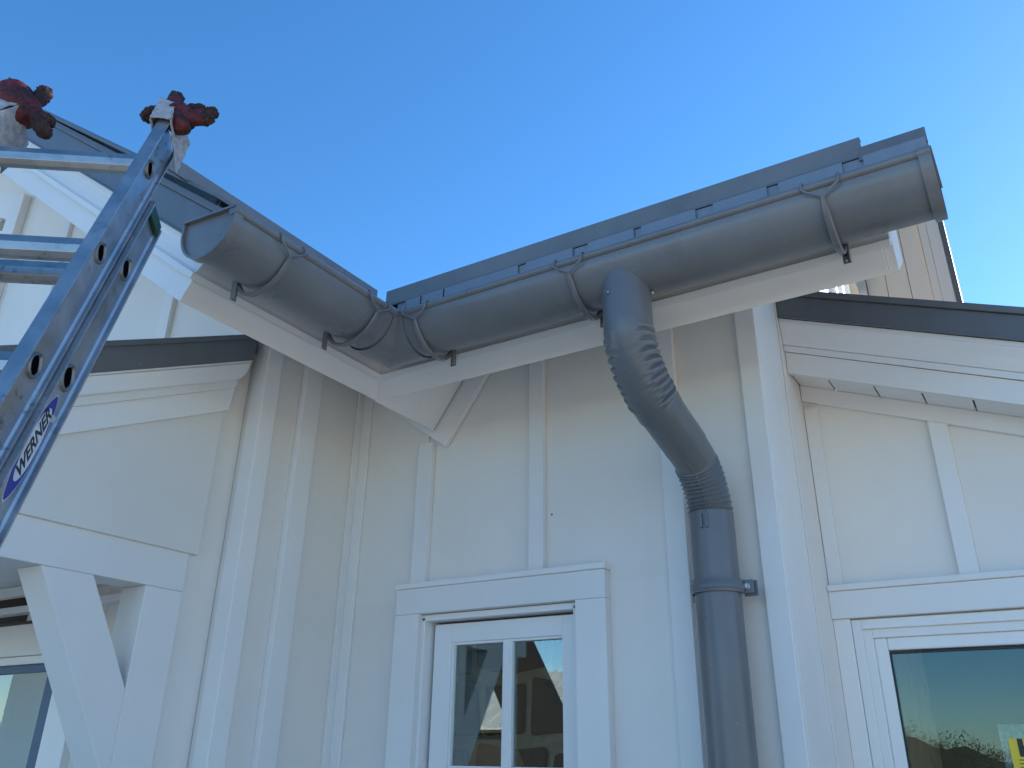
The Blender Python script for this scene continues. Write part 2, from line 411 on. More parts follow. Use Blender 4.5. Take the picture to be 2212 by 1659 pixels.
# ================================================================== GABLE WING (left): wall B facing right, gable wall F facing the viewer
XB, YF, YK = -2.25, 1.88, 1.224
wing = thing('gable_wing', 'white gabled wing on the left with battens and a steep raking eave', 'house wing', (XB, YF, 0))
ZTB = 2.96
yb = [1.945, 2.095, YA]
for i in range(2):
    box('siding_panel', (XB-.02, yb[i]+.0015, .3), (XB, yb[i+1]-.0015, ZTB), SIDING, wing, .001)
box('batten', (XB+.0005, 2.054, .3), (XB+.026, 2.137, ZTB), WHITE, wing, .002)
box('batten', (XB+.0005, 2.360, .3), (XB+.014, 2.3878, ZTB), WHITE, wing, .002)
box('corner_board', (XB-.055, 1.874, .3), (XB+.012, 1.944, ZTB), WHITE, wing, .003)
# sloping soffit and square-cut fascia of the wing's eave
def eave_B(name, prof, mat, y0, bevel, parent=wing):
    A = [(FX + d, y0 if y0 is not None else YK - (d*cc - z*ss), FZ + z) for d, z in prof]
    B = [(FX + d, FY - d, FZ + z) for d, z in prof]
    return prism(name, A, B, mat, parent, bevel)
eave_B('fascia', PROF_FASCIA, WHITE, None, .0008)
eave_B('crown_moulding', PROF_CROWN, WHITE, None, .0008)
eave_B('eave_flashing', PROF_APRON, ROOF, 1.215, 0)
L_ = .36
prism('fascia_return', [(FX-.022, FY-.01, FZ+.012), (FX, FY-.01, FZ-.004), (FX+L_*ss, FY-.01, FZ-.004+L_*cc), (FX-.022+L_*ss, FY-.01, FZ+.012+L_*cc)],
      [(FX-.022, YA-.030, FZ+.012), (FX, YA-.030, FZ-.004), (FX+L_*ss, YA-.030, FZ-.004+L_*cc), (FX-.022+L_*ss, YA-.030, FZ+.012+L_*cc)], WHITE, wing, .001)
prism('raking_frieze', [(p.x, YA-.0235, p.z) for p in P], [(p.x, YA-.0225+.02, p.z) for p in P], WHITE, wing, .002)
sx = XB + .0
YS2 = YK+.03
prism('soffit', [(FX-.015, YS2, FZ+.014), (XB, YS2, FZ+.014+PIT*(FX-.015-XB)), (XB, YS2, FZ+.03+PIT*(FX-.015-XB)), (FX-.015, YS2, FZ+.03)],
      [(FX-.015, YA-.03, FZ+.014), (XB, YA-.03, FZ+.014+PIT*(FX-.015-XB)), (XB, YA-.03, FZ+.03+PIT*(FX-.015-XB)), (FX-.015, YA-.03, FZ+.03)], WHITE, wing)
# gable wall F
RIDGE_X = -5.2
PR = .72
def rake_bottom(x): return 2.707 + PR*(FX-x)
fx = [XB-.055, -2.405, -2.90, -3.40, -3.915, -4.40]
fxe = fx + [-5.0]
for i in range(len(fxe)-1):
    x1, x0 = fxe[i]-.0015, fxe[i+1]+.0015
    z0 = .3 if x1 > -3.0 else 2.3
    xz_prism('siding_panel', [(x0, z0), (x1, z0), (x1, rake_bottom(x1)+.1), (x0, rake_bottom(x0)+.1)], YF, YF+.02, SIDING, wing, .001)
MB().box((-6.6, YF, 2.3), (-5.003, YF+.02, 5.2)).build('siding_panel', SIDING, wing)
for x in fx[1:5]:
    xz_prism('batten', [(x-.032, 2.6), (x+.032, 2.6), (x+.032, rake_bottom(x+.03)+.1), (x-.032, rake_bottom(x-.03)+.1)], YF-.022, YF-.0005, WHITE, wing, .002)
# diamond-headed vent trim high on the gable
vent = box('gable_vent', (-4.86, YF-.004, 3.9), (-4.55, YF-.001, 4.36), ROOM, wing, 0)
xz_prism('vent_casing', [(-4.555, 3.6), (-4.425, 3.6), (-4.425, 4.425), (-4.52, 4.47), (-4.555, 4.40)], YF-.045, YF-.0005, WHITE, vent, .003)
xz_prism('vent_casing', [(-4.557, 4.30), (-4.525, 4.47), (-5.0, 4.62), (-5.0, 4.50)], YF-.042, YF-.0005, WHITE, vent, .003)
for k in range(3): xz_prism('vent_slat', [(-4.9, 4.44-.13*k), (-4.556, 4.33-.13*k), (-4.556, 4.36-.13*k), (-4.9, 4.47-.13*k)], YF-.03, YF-.005, WHITE, vent, .002)
# rake trim stack
def rake(name, prof, mat, ext, x_far=-6.2, bevel=.0015):
    A, B = [], []
    for p, h in prof:
        xe = FX + .4675*h + ext
        A.append((xe, YK-p, rake_bottom(xe)+h)); B.append((x_far, YK-p, rake_bottom(x_far)+h))
    return prism(name, A, B, mat, wing, bevel)
def rake_mitre(name, prof, mat, x_far=-6.2):
    A, B = [], []
    for d, z in prof:
        h = FZ + z - rake_bottom(FX + d); p = d*cc - z*ss
        A.append((FX + d, YK - p, FZ + z)); B.append((x_far, YK - p, rake_bottom(x_far) + h))
    return prism(name, A, B, mat, wing, .0008)
rake_mitre('rake_board', PROF_FASCIA, WHITE)
rake_mitre('rake_moulding', PROF_CROWN, WHITE)
rake('rake_flashing', [(.020, .203), (.024, .32), (.012, .32), (.012, .203)], ROOF, .006)
rake('rake_cleat', [(.0245, .3205), (.040, .324), (.040, .347), (-.02, .35), (-.02, .322)], ROOF, .012)
rake('rake_hem', [(.0235, .203), (.030, .203), (.030, .210), (.0238, .210)], ROOF, .006)
prism('rake_soffit', [(FX-.03, YK+.02, rake_bottom(FX-.03)+.03), (FX-.03, YF, rake_bottom(FX-.03)+.03), (FX-.03, YF, rake_bottom(FX-.03)+.05), (FX-.03, YK+.02, rake_bottom(FX-.03)+.05)],
      [(-6.2, YK+.02, rake_bottom(-6.2)+.03), (-6.2, YF, rake_bottom(-6.2)+.03), (-6.2, YF, rake_bottom(-6.2)+.05), (-6.2, YK+.02, rake_bottom(-6.2)+.05)], WHITE, wing)
# wing roof
xe = RX0
def wroof(x): return RE_Z + PIT*(xe-x)
MB().prism([(xe, YK-.07, RE_Z-.010), (xe, RE_Y, RE_Z-.010), (-6.2, RE_Y+xe+6.2, wroof(-6.2)-.010), (-6.2, YK-.07, wroof(-6.2)-.010)],
           [(xe, YK-.07, RE_Z+.002), (xe, RE_Y, RE_Z+.002), (-6.2, RE_Y+xe+6.2, wroof(-6.2)+.002), (-6.2, YK-.07, wroof(-6.2)+.002)]).build('metal_roof', ROOF, wing)
for y in (1.30, 1.66):
    SX = -1.845; MB().prism([(SX, y-.006, wroof(SX)+.003), (SX, y+.006, wroof(SX)+.003), (SX, y+.006, wroof(SX)+.028), (SX, y-.006, wroof(SX)+.028)],
               [(-6.2, y-.006, wroof(-6.2)+.003), (-6.2, y+.006, wroof(-6.2)+.003), (-6.2, y+.006, wroof(-6.2)+.028), (-6.2, y-.006, wroof(-6.2)+.028)]).build('roof_seam', ROOF, wing)

# ================================================================== GUTTERS
GR, GZC = .095, 2.825
GAY, GBX = 1.855, -1.636
gut = thing('rain_gutter', 'dark grey half-round metal gutter turning the inside corner under the roof edge', 'gutter', (GBX, GAY, GZC))
N = 28
def gsec(r, off):                            # half circle from the back rim to the front lip, as (outward, z)
    return [(-math.cos(math.pi*k/N)*r, -math.sin(math.pi*k/N)*r) for k in range(N+1)]
def trough(name, along, s0, s1, mitre=None, t=.0022, r=GR, lab=None):
    """along 'A' runs in X at the bay, 'B' runs in Y at the wing; s0/s1 ends; mitre = which end meets the other run"""
    out_ = gsec(r, 0); inn = gsec(r-t, 0)
    ring = [(-r, .028)] + out_ + [(r, .006), (r-t, .006)] + inn[::-1] + [(-r+t, .028)]
    def pt(d, z, s, m):
        if along == 'A':
            x = GBX + d if m else s
            return (x, GAY - d, GZC + z)
        y = GAY - d if m else s
        return (GBX + d, y, GZC + z)
    A = [pt(d, z, s0, mitre == 0) for d, z in ring]; B = [pt(d, z, s1, mitre == 1) for d, z in ring]
    n = len(ring); mb = MB().add(A+B, [(i, (i+1) % n, (i+1) % n+n, i+n) for i in range(n)])
    mb.f.append(list(range(n))) if False else None
    return mb.build(name, GREY, gut, 0, True)
trough('trough', 'A', -1.58, -.045)
trough('trough', 'B', 1.125, 1.80)
mitre = trough('mitre_corner', 'A', 0, -1.520, 0, r=GR+.004)
trough('mitre_corner', 'B', 1.735, 0, 1, r=GR+.004)
BR = .0115
def bead(pts, r=BR): MB().tube(pts, r, 14).build('bead', GREY, gut, 0, True)
bx, by, bz = GBX+GR-.002, GAY-GR+.002, GZC+.008
bead([(-.033, by, bz), (-1.49, by, bz)])
bead([(bx, 1.113, bz), (bx, 1.71, bz)])
bead([(bx, 1.111, bz), (bx, 1.140, bz)], BR+.003)
bead([(-.031, by, bz), (-.060, by, bz)], BR+.003)
bead([(bx, 1.70, bz), (bx, by+.03, bz), (bx+.004, by+.010, bz), (bx+.010, by+.003, bz), (bx+.03, by, bz), (-1.48, by, bz)], BR+.002)
def end_cap(along, s, sgn):
    mb = MB(); n = N; r = GR+.003
    ring = [(-r, .03)] + gsec(r, 0) + [(r, .014)]
    def pt(d, z, s_): return (s_, GAY-d, GZC+z) if along == 'A' else (GBX+d, s_, GZC+z)
    mb.prism([pt(d, z, s) for d, z in ring], [pt(d, z, s+sgn*.002) for d, z in ring])
    rim = [(-r-.0045, .033)] + gsec(r+.0045, 0) + [(r+.0045, .018)]; rin = [(-r+.002, .03)] + gsec(r-.002, 0) + [(r-.002, .014)]
    m = len(rim); V = []
    for s_ in (s-sgn*.016, s+sgn*.010):
        V += [pt(d, z, s_) for d, z in rim]
    for s_ in (s-sgn*.016, s+sgn*.010):
        V += [pt(d, z, s_) for d, z in rin]
    F = []
    for i in range(m-1):
        F += [(i, i+1, m+i+1, m+i), (2*m+i, 3*m+i, 3*m+i+1, 2*m+i+1), (m+i, m+i+1, 3*m+i+1, 3*m+i), (i, 2*m+i, 2*m+i+1, i+1)]
    mb.add(V, F)
    c = mb.build('end_cap', GREY, gut, 0, True)
    MB().prism([pt(-r, .028, s+sgn*.002), pt(r, .013, s+sgn*.002), pt(r, .019, s+sgn*.002), pt(-r, .034, s+sgn*.002)],
               [pt(-r, .028, s+sgn*.014), pt(r, .013, s+sgn*.014), pt(r, .019, s+sgn*.014), pt(-r, .034, s+sgn*.014)]).build('rim', GREY, c)
    for a in (.6, 1.5, 2.5):
        p = Vector(pt(-math.cos(a)*r*1.02, -math.sin(a)*r*1.02, s-sgn*.008)); q = Vector(pt(-math.cos(a)*(r+.005), -math.sin(a)*(r+.005), s-sgn*.008))
        MB().tube([p, q], .004, 10).build('rivet', GREY, c, 0, True)
end_cap('B', 1.122, -1)
end_cap('A', -.042, 1)

# hanger brackets
def hanger(along, s, label):
    if along == 'A': P3 = lambda d, z, t: Vector((s+t, GAY-d, GZC+z))
    else: P3 = lambda d, z, t: Vector((GBX+d, s-t, GZC+z))
    root = thing('gutter_hanger', label, 'gutter bracket', P3(-GR, -.09, 0), 'strap hangers under the gutter')
    r = GR+.010
    mb = MB(); K_ = 26; path = []
    for k in range(K_+1):
        a = R_(-2) + R_(166)*k/K_; r2 = r + .010*math.exp(-((a-R_(62))/.55)**2)
        path.append((-math.cos(a)*r2, -math.sin(a)*r2))
    ring = []
    for i, (d, z) in enumerate(path):
        n = Vector((d, z)).normalized(); hw = .0088 if i < K_-3 else .0088 - .0014*(i-K_+3)
        ring.append([P3(d+n.x*.004, z+n.y*.004, -hw*.6), P3(d+n.x*.004, z+n.y*.004, hw*.6), P3(d, z, hw), P3(d-n.x*.006, z-n.y*.006, hw*.7), P3(d-n.x*.006, z-n.y*.006, -hw*.7), P3(d, z, -hw)])
    V = [x for q in ring for x in q]; F = []
    for i in range(K_):
        for k in range(6): F.append((i*6+k, i*6+(k+1) % 6, (i+1)*6+(k+1) % 6, (i+1)*6+k))
    F += [list(range(6)), [K_*6+k for k in range(6)][::-1]]
    mb.add(V, F); mb.build('strap', GREY, root, 0, True)
    d0, z0 = path[-1]; ew = []
    for sg in (-1, 1):
        hk = [P3(d0+.002, z0-.002, sg*.001), P3(GR+.0090, -.024, sg*.010), P3(GR+.0140, -.010, sg*.036), P3(GR+.0150, -.002, sg*.042), P3(GR+.0150, .006, sg*.043),
              P3(GR+.013, .016, sg*.042), P3(GR+.004, .0235, sg*.042), P3(GR-.010, .0215, sg*.042), P3(GR-.017, .012, sg*.042)]
        MB().tube(hk, .0031, 8).build('wire_clip', GREY, root, 0, True)
    tail = MB()
    for h in ((-.012, -.012+.02),):
        pass
    a, b = P3(-GR-.0085, -.106, -.0085), P3(-GR-.0055, -.03, .0085)
    tail.box(a, b)
    tl = tail.build('back_plate', GREY, root, .001)
    a, b = P3(-GR-.0085, -.106, .0085), P3(-GR+.012, -.05, .0115)
    MB().box(a, b).build('back_plate', GREY, root, .001)
    for zz in (-.098, -.082):
        MB().tube([P3(-GR-.0056, zz, 0), P3(-GR-.0050, zz, 0)], .0026, 10).build('slot', WHITE if zz < -.09 else BLACK, tl)
    return root
hanger('A', -1.470, 'gutter hanger strap just right of the mitred inside corner')
hanger('A', -.942, 'gutter hanger strap touching the left side of the downpipe outlet')
hanger('A', -.270, 'gutter hanger strap nearest the right end cap of the gutter')
hanger('B', 1.305, 'gutter hanger strap nearest the left end cap beside the ladder')
hanger('B', 1.660, 'gutter hanger strap just left of the mitred inside corner')

# ================================================================== SNOW GUARDS
def guard(along, s0, s1, label, clips, flags):
    root = thing('snow_guard', label, 'snow guard', ((s0+s1)/2, 2.055, 3.09) if along == 'A' else (-1.835, (s0+s1)/2, 3.04), 'snow guards above the gutter')
    if along == 'A':
        P3 = lambda s, d, z: (s, 2.055+d, z); zb, zt = 3.085, 3.153
    else:
        P3 = lambda s, d, z: (-1.835-d, s, z); zb, zt = 3.070, 3.1045
        zb, zt = 1.6+.7945*1.835, 1.6+.8228*1.835
    prof = [(0, zb), (.003, zb), (.003, zt-.004), (.024, zt-.002), (.024, zt+.001), (0, zt)]
    prism('guard_rail', [P3(s0, d, z) for d, z in prof], [P3(s1, d, z) for d, z in prof], GREY, root, .001)
    lip = [(-.006, zb), (0, zb), (0, zb+.007), (-.006, zb+.004)]
    prism('rail_hem', [P3(s0, d-.0005, z) for d, z in lip], [P3(s1, d-.0005, z) for d, z in lip], GREY, root, .0005)
    for c in clips:
        cl = MB().box(P3(c-.016, .004, zb-.012), P3(c+.016, .04, zb+.03)).build('seam_clamp', GREY, root, .002)
        MB().tube([P3(c-.03, .02, zb-.004), P3(c+.006, .02, zb-.004)], .006, 8).build('clamp_bolt', ZINC, cl, 0, True)
guard('A', -1.865, -.196, 'long grey snow guard rail above the right run of gutter', (-1.168, -.789, -.403), ((-.622, -.548), (-.270, -.198), (-1.03, -.955)))
guard('B', 1.085, 1.975, 'short grey snow guard rail above the left run of gutter', (1.30, 1.66), ())

# ================================================================== DOWNPIPE
dp = thing('downpipe', 'grey round metal downpipe with two crimped elbows left of the corner board', 'downpipe', (-.79, 2.29, 0))
def bez(p0, p1, p2, p3, n):
    o = []
    for i in range(n+1):
        t = i/n; o.append(p0*(1-t)**3 + p1*3*t*(1-t)**2 + p2*3*t*t*(1-t) + p3*t**3)
    return o
def sweep(name, pts, rfun, inner=None, n=72, mat=GREYR, parent=dp):
    pts = [Vector(p) for p in pts]; V = []; F = []
    L = [0.0]
    for i in range(1, len(pts)): L.append(L[-1] + (pts[i]-pts[i-1]).length)
    for i, p in enumerate(pts):
        d = (pts[min(i+1, len(pts)-1)] - pts[max(i-1, 0)]).normalized()
        ix = Vector((1, 0, 0)); b = d.cross(ix).normalized(); a = b.cross(d).normalized()   # a ~ +X, b in the bend plane
        for k in range(n):
            q = 2*math.pi*k/n; dr = a*math.cos(q) + b*math.sin(q)
            V.append(p + dr*rfun(L[i], L[i]/L[-1], q))
    for i in range(len(pts)-1):
        for k in range(n): F.append((i*n+k, i*n+(k+1) % n, (i+1)*n+(k+1) % n, (i+1)*n+k))
    return MB().add(V, F).build(name, mat, parent, 0, 'all')
def sstep(a, b, x):
    t = max(0, min(1, (x-a)/(b-a))); return t*t*(3-2*t)
PX0, PX1 = -.812, -.792
p_out = Vector((PX0, 1.838, 2.80)); p_b0 = Vector((PX0, 1.838, 2.615)); p_b1 = Vector((PX0+.004, 1.985, 2.467)); 
dirn = Vector((0.01, .2, -.088)).normalized()
path1 = bez(Vector((PX0, 1.838, 2.80)), Vector((PX0, 1.838, 2.74)), Vector((PX0, 1.838, 2.70)), Vector((PX0, 1.838, 2.645)), 40)
path1 += bez(Vector((PX0, 1.838, 2.645)), Vector((PX0, 1.838, 2.555)), p_b1 - dirn*.085, p_b1 + dirn*.0, 150)[1:]
path1 += [p_b1 + dirn*.012*k for k in (1, 2)]
tot1 = sum((path1[i+1]-path1[i]).length for i in range(len(path1)-1))
random.seed(3); J1 = [random.uniform(-.006, .006) for _ in range(40)]; J2 = [random.uniform(.7, 1.25) for _ in range(40)]
def r_elbow1(s, t, q):
    R0 = .0655
    win_ = sstep(.40, .46, t)*(1-sstep(.88, .92, t))
    side = math.sin(q)                       # >0 outer side (front, below), <0 inner side
    ph = (s + .006*math.sin(3*q) + J1[int(s/.021) % 40]*0)/.0215
    k = int(ph); fr = ph - k
    pinch = math.exp(-((fr-.12)/.13)**2) + math.exp(-((fr-1.12)/.13)**2)
    wgt = 1 - sstep(.62, .90, side + .06*math.sin(k*2.1) - (.0 if math.cos(q) > 0 else .02))
    bulge = .0028*math.sin(math.pi*fr)
    edge = math.exp(-((side-.78+.06*math.sin(k*1.7))/.10)**2)
    return R0 + win_*(wgt*(bulge*1.3*J2[k % 40] - .0085*pinch*J2[(k+5) % 40]) + edge*.0022*math.sin(2*math.pi*fr+1))
sweep('upper_elbow', path1, r_elbow1)
pe = p_b1 + dirn*.010
q0 = Vector((PX0+.010, 2.165, 2.405))
path2 = [pe + (q0-pe)*(k/24) for k in range(25)]
sweep('offset_pipe', path2, lambda s, t, q: .0625)
d2 = (q0-pe).normalized()
s0 = q0 - d2*.012
e0_ = Vector((PX0+.011, 2.206, 2.388))
path3 = [s0 + (e0_-s0)*(k/30) for k in range(31)]
e0 = path3[-1]
e1 = Vector((PX1, 2.300, 2.232))
path3 += bez(e0, e0+d2*.055, e1+Vector((0, 0, .062)), e1, 170)[1:]
path3 += [e1 + Vector((0, 0, -.004*k)) for k in range(1, 7)]
def r_elbow2(s, t, q):
    R0 = .0605; w2 = sstep(.30, .33, t)*(1-sstep(.93, .95, t))
    side = math.sin(q)                        # front under-side is crimped here
    ph = s/.0158; fr = ph - int(ph)
    saw = fr if fr < .9 else (1-fr)*9
    wgt = sstep(-.55, .0, side)
    return R0 + w2*wgt*(.0086*saw**1.4 - .0026) + (.0015 if t > .95 else 0)
sweep('lower_elbow', path3, r_elbow2)
# folded seam along the underside of the lower elbow
sm = MB(); pts = [p for p in path3]
seam = []
for i in range(6, len(pts)-2):
    d = (pts[i+1]-pts[i-1]).normalized(); b = d.cross(Vector((1, 0, 0))).normalized()
    a = b.cross(d).normalized()
    Ls = sum((pts[j+1]-pts[j]).length for j in range(i)); 
    q = R_(82); r = r_elbow2(Ls, i/len(pts), q)
    seam.append(pts[i] + (a*math.cos(q)+b*math.sin(q))*(r+.0005))
MB().tube(seam[::2], .0022, 6).build('seam', GREYR, dp, 0, True)
sweep('vertical_pipe', [Vector((PX1, 2.300, 2.236)) + Vector((0, 0, -.06*k)) for k in range(36)], lambda s, t, q: .0624)
box('seam_tab', (PX1-.012, 2.232, 2.185), (PX1-.004, 2.239, 2.225), GREYR, dp, .001)
box('seam_tab', (PX1+.004, 2.232, 2.185), (PX1+.012, 2.239, 2.225), GREYR, dp, .001)
# collar flange at the outlet, screws
def screw(p, n, parent):
    n = Vector(n).normalized(); p = Vector(p)
    s_ = MB().tube([p, p+n*.002, p+n*.0021, p+n*.006], lambda i: (.0075, .0075, .0055, .005)[i], 6).build('screw', ZINC, parent, 0, False)
    t_ = n.cross(Vector((0, 0, 1))).normalized(); b_ = n.cross(t_)
    MB().obox(p+n*.0062, (t_+b_).normalized(), (t_-b_).normalized(), n, .0045, .0008, .0005).build('slot', BLACK, s_)
screw((PX0-.026, 1.838-.061, 2.715), (-.38, -.9, 0), dp)
screw((PX0+.068, 1.838+.012, 2.722), (.96, .2, 0), dp)
# pipe clamp
cl = thing('pipe_clamp', 'grey bolted band clamp holding the downpipe to the wall', 'pipe clamp', (PX1, 2.3, 2.03))
zc, hz, rc = 2.032, .018, .0665
V = []; F = []; n = 44
A0, A1 = R_(-200), R_(20)
for i in range(n+1):
    a = A0 + (A1-A0)*i/n
    for z, dr in ((zc-hz, .0), (zc-hz, .003), (zc-.012, .0036), (zc-.008, .007), (zc+.004, .007), (zc+.009, .0036), (zc+hz, .003), (zc+hz, 0)):
        V.append((PX1 + math.cos(a)*(rc+dr), 2.3 + math.sin(a)*(rc+dr), z))
for i in range(n):
    for k in range(8): F.append((i*8+k, i*8+(k+1) % 8, (i+1)*8+(k+1) % 8, (i+1)*8+k))
MB().add(V, F).build('band', GREYR, cl, 0, True)
ex = PX1 + rc
box('ear', (ex-.006, 2.313, zc-.018), (ex+.030, 2.317, zc+.018), GREYR, cl, .002)
box('ear', (ex-.002, 2.328, zc-.024), (ex+.036, 2.332, zc+.018), GREYR, cl, .003)
box('ear', (PX1-rc-.014, 2.322, zc-.03), (PX1-rc+.002, 2.330, zc+.012), GREYR, cl, .002)
MB().tube([(ex+.012, 2.313, zc), (ex+.012, 2.309, zc), (ex+.012, 2.3085, zc), (ex+.012, 2.303, zc)], lambda i: (.009, .009, .0065, .006)[i], 8).build('bolt', ZINC, cl, 0, False)
box('wall_bracket', (PX1-.012, 2.366, zc-.012), (PX1+.012, YA, zc+.012), GREYR, cl, .001)

# ================================================================== LEFT PORCH (lean-to with brace), side facing right
XP = -2.3
porch = thing('porch', 'white lean-to porch with dark metal verge and a diagonal corner brace', 'porch', (XP, 1.5, 0))
def sc(y, z, x): k = x/XP; return (y*k, 1.6+(z-1.6)*k)       # keep the measured outline while stepping the layers in depth
SL = .478
yl = .45
def band(name, h0, h1, yr0, yr1, xf, xb, mat, bevel=.0015, shape=None):
    zb = lambda y, h: 2.617 + SL*(y-1.271) + h
    k = xf/XP
    prof = [sc(yl, zb(yl, h0), xf), sc(yr0, zb(yr0, h0), xf), sc(yr1, zb(yr1, h1), xf), sc(yl, zb(yl, h1), xf)]
    return yz_prism(name, prof, xf, xb, mat, porch, bevel)
yl = .84
band('verge_flashing', 0, .086, 1.862, 1.862, -2.262, -2.30, ROOF)
band('verge_cap', .0865, .106, 1.862, 1.862, -2.255, -2.33, ROOF)
# crown with a returned, rounded end
zc_ = lambda y, h: 2.617 + SL*(y-1.271) + h
prof = [(yl, zc_(yl, -.008)), (1.855, zc_(1.855, -.008)), (1.845, zc_(1.845, -.045)), (1.825, zc_(1.825, -.066)), (1.80, zc_(1.80, -.072)), (yl, zc_(yl, -.072))]
yz_prism('crown_moulding', [sc(y, z, -2.268) for y, z in prof], -2.268, -2.30, WHITE, porch, .006, segs=3)
band('crown_fillet', -.0075, -.0005, 1.855, 1.855, -2.264, -2.30, WHITE)
band('frieze', -.1035, -.0725, 1.802, 1.812, -2.282, -2.33, WHITE)
band('verge_board', -.187, -.104, 1.789, 1.80, -2.292, -2.34, WHITE)
yl = 1.09
pb = lambda y: zc_(y, -.1875)
pp = [(yl, 2.175), (1.768, 2.175), (1.768, pb(1.768)), (yl, pb(yl))]
yz_prism('siding_panel', [sc(y, z, -2.305) for y, z in pp], -2.305, -2.345, SIDING, porch, .0015)
yz_prism('corner_strip', [sc(1.72, .3, -2.328), sc(1.855, .3, -2.328), sc(1.855, 2.93, -2.328), sc(1.72, 2.93, -2.328)], -2.328, -2.36, SIDING, porch, .001)
# bracket frame: beam, post and diagonal brace in one plane
xo, xi = -2.318, -2.435
def pl(name, pts): yz_prism(name, [sc(y, z, xo) for y, z in pts], xo, xi, WHITE, porch, .0025)
pl('beam', [(yl, 2.056), (1.734, 2.056), (1.734, 2.173), (yl, 2.173)])
pl('post', [(1.601, .3), (1.734, .3), (1.734, 2.0555), (1.601, 2.0555)])
bs = (1.567-1.274)/(2.056-1.566)
def by_(z, y0): return y0 + (2.056-z)*bs
pl('brace', [(1.274, 2.0555), (1.430, 2.0555), (1.6005, 1.767), (1.6005, 1.51)])
# roof, ceiling
MB().prism([(-6.2, .80, zc_(.80, .08)), (-2.262, .80, zc_(.80, .08)), (-2.262, 1.86, zc_(1.86, .08)), (-6.2, 1.86, zc_(1.86, .08))],
           [(-6.2, .80, zc_(.80, .098)), (-2.262, .80, zc_(.80, .098)), (-2.262, 1.86, zc_(1.86, .098)), (-6.2, 1.86, zc_(1.86, .098))]).build('metal_roof', ROOF, porch)
xz = [(-2.34, 1.70, 2.953), (-2.34, 1.868, 2.953), (-2.34, 1.868, 3.0)]
prism('wall_flashing', [(-2.300, 1.72, 2.93), (-2.300, 1.869, 2.99), (-2.300, 1.869, 2.93)], [(-3.2, 1.72, 2.93), (-3.2, 1.869, 2.99), (-3.2, 1.869, 2.93)], ROOF, porch, .001)
box('ceiling', (-6.2, 1.08, 2.19), (-2.35, 1.875, 2.21), SIDING, porch, 0)
box('ceiling_trim', (-6.2, 1.83, 2.08), (-2.44, 1.878, 2.105), WHITE, porch, .002)
box('ceiling_trim', (-6.2, 1.845, 2.15), (-2.44, 1.878, 2.188), WHITE, porch, .002)
box('beam', (-6.2, 1.09, 2.06), (-2.44, 1.20, 2.18), WHITE, porch, .003)
# glazed door under the porch, seen past the brace
door = thing('glazed_door', 'dark glazed white door with blue edge under the left porch', 'door', (-3.6, YF, 0))
box('door_head', (-4.6, 1.855, 1.925), (-3.05, 1.90, 2.04), WHITE, door, .003)
box('door_head', (-4.6, 1.862, 1.895), (-3.05, 1.90, 1.924), WHITE, door, .003)
box('door_jamb', (-3.07, 1.85, .1), (-2.93, 1.90, 1.8945), WHITE, door, .003)
box('shadow_gap', (-4.6, 1.872, 2.041), (-3.05, 1.90, 2.055), BLACK, door, 0)
box('blue_edge', (-3.16, 1.872, .2), (-3.085, 1.895, 1.894), BLUETAPE, door, .002)
box('blue_edge', (-4.6, 1.872, 1.865), (-3.1605, 1.895, 1.894), BLUETAPE, door, .002)
box('pane', (-4.6, 1.880, .25), (-3.161, 1.884, 1.864), GLASS, door, 0)
box('inner_panel', (-4.6, 2.3, .3), (-3.94, 2.31, 1.752), mat_simple('teal_blind', (.12, .34, .32), .7, .1), door, 0)
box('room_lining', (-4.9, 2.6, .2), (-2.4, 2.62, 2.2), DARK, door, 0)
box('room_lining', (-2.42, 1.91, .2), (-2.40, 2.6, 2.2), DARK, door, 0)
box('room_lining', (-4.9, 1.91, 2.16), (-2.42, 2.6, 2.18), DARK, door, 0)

# ================================================================== RIGHT SIDE WING
YRW, YRK = 2.88, 2.71
side = thing('side_wing', 'low white side wing on the right with dark sloping roof verge', 'house wing', (.4, YRW, 0))
SR = .386
XE = -.622
def sz(x, h): return 2.993 - SR*(x-XE) + h      # along the verge; h measured from the metal's lower edge
xR = 2.2
def verge(name, prof, mat, bevel=.0015, x0=XE):
    return prism(name, [(x0, YRK-p, sz(x0, h)) for p, h in prof], [(xR, YRK-p, sz(xR, h)) for p, h in prof], mat, side, bevel)
verge('verge_flashing', [(.030, .0), (.034, .0), (.034, .088), (.03, .088)], ROOF)
verge('verge_hem', [(.0345, .0), (.039, 0), (.039, .006), (.0345, .006)], ROOF, .0005)
verge('verge_cap', [(.044, .089), (.047, .111), (-.02, .114), (-.02, .089)], ROOF)
verge('crown_moulding', [(.0, -.0945), (.006, -.092), (.010, -.080), (.016, -.05), (.024, -.026), (.026, -.018), (.028, -.017), (.028, -.001), (-.02, -.001), (-.02, -.0945)], WHITE, 0)
verge('frieze', [(.0, -.118), (.008, -.118), (.008, -.0955), (0, -.0955)], WHITE)
verge('verge_board', [(-.022, -.196), (.0, -.196), (.0, -.1185), (-.022, -.1185)], WHITE)
verge('verge_light_stop', [(-.030, -.19), (-.0225, -.19), (-.0225, .085), (-.030, .085)], DARK, 0)  # unseen strip added to stop sun leaking between the mouldings
gxs = [XE, -.506, -.370, -.235, -.100, .035, .17, .30]
for i in range(len(gxs)-1):
    a, b = gxs[i]+.0025, gxs[i+1]-.0025
    prism('soffit_board', [(a, YRK+.022, sz(a, -.186)), (b, YRK+.022, sz(b, -.186)), (b, YRW, sz(b, -.186)), (a, YRW, sz(a, -.186))],
          [(a, YRK+.022, sz(a, -.170)), (b, YRK+.022, sz(b, -.170)), (b, YRW, sz(b, -.170)), (a, YRW, sz(a, -.170))], WHITE, side, .002)
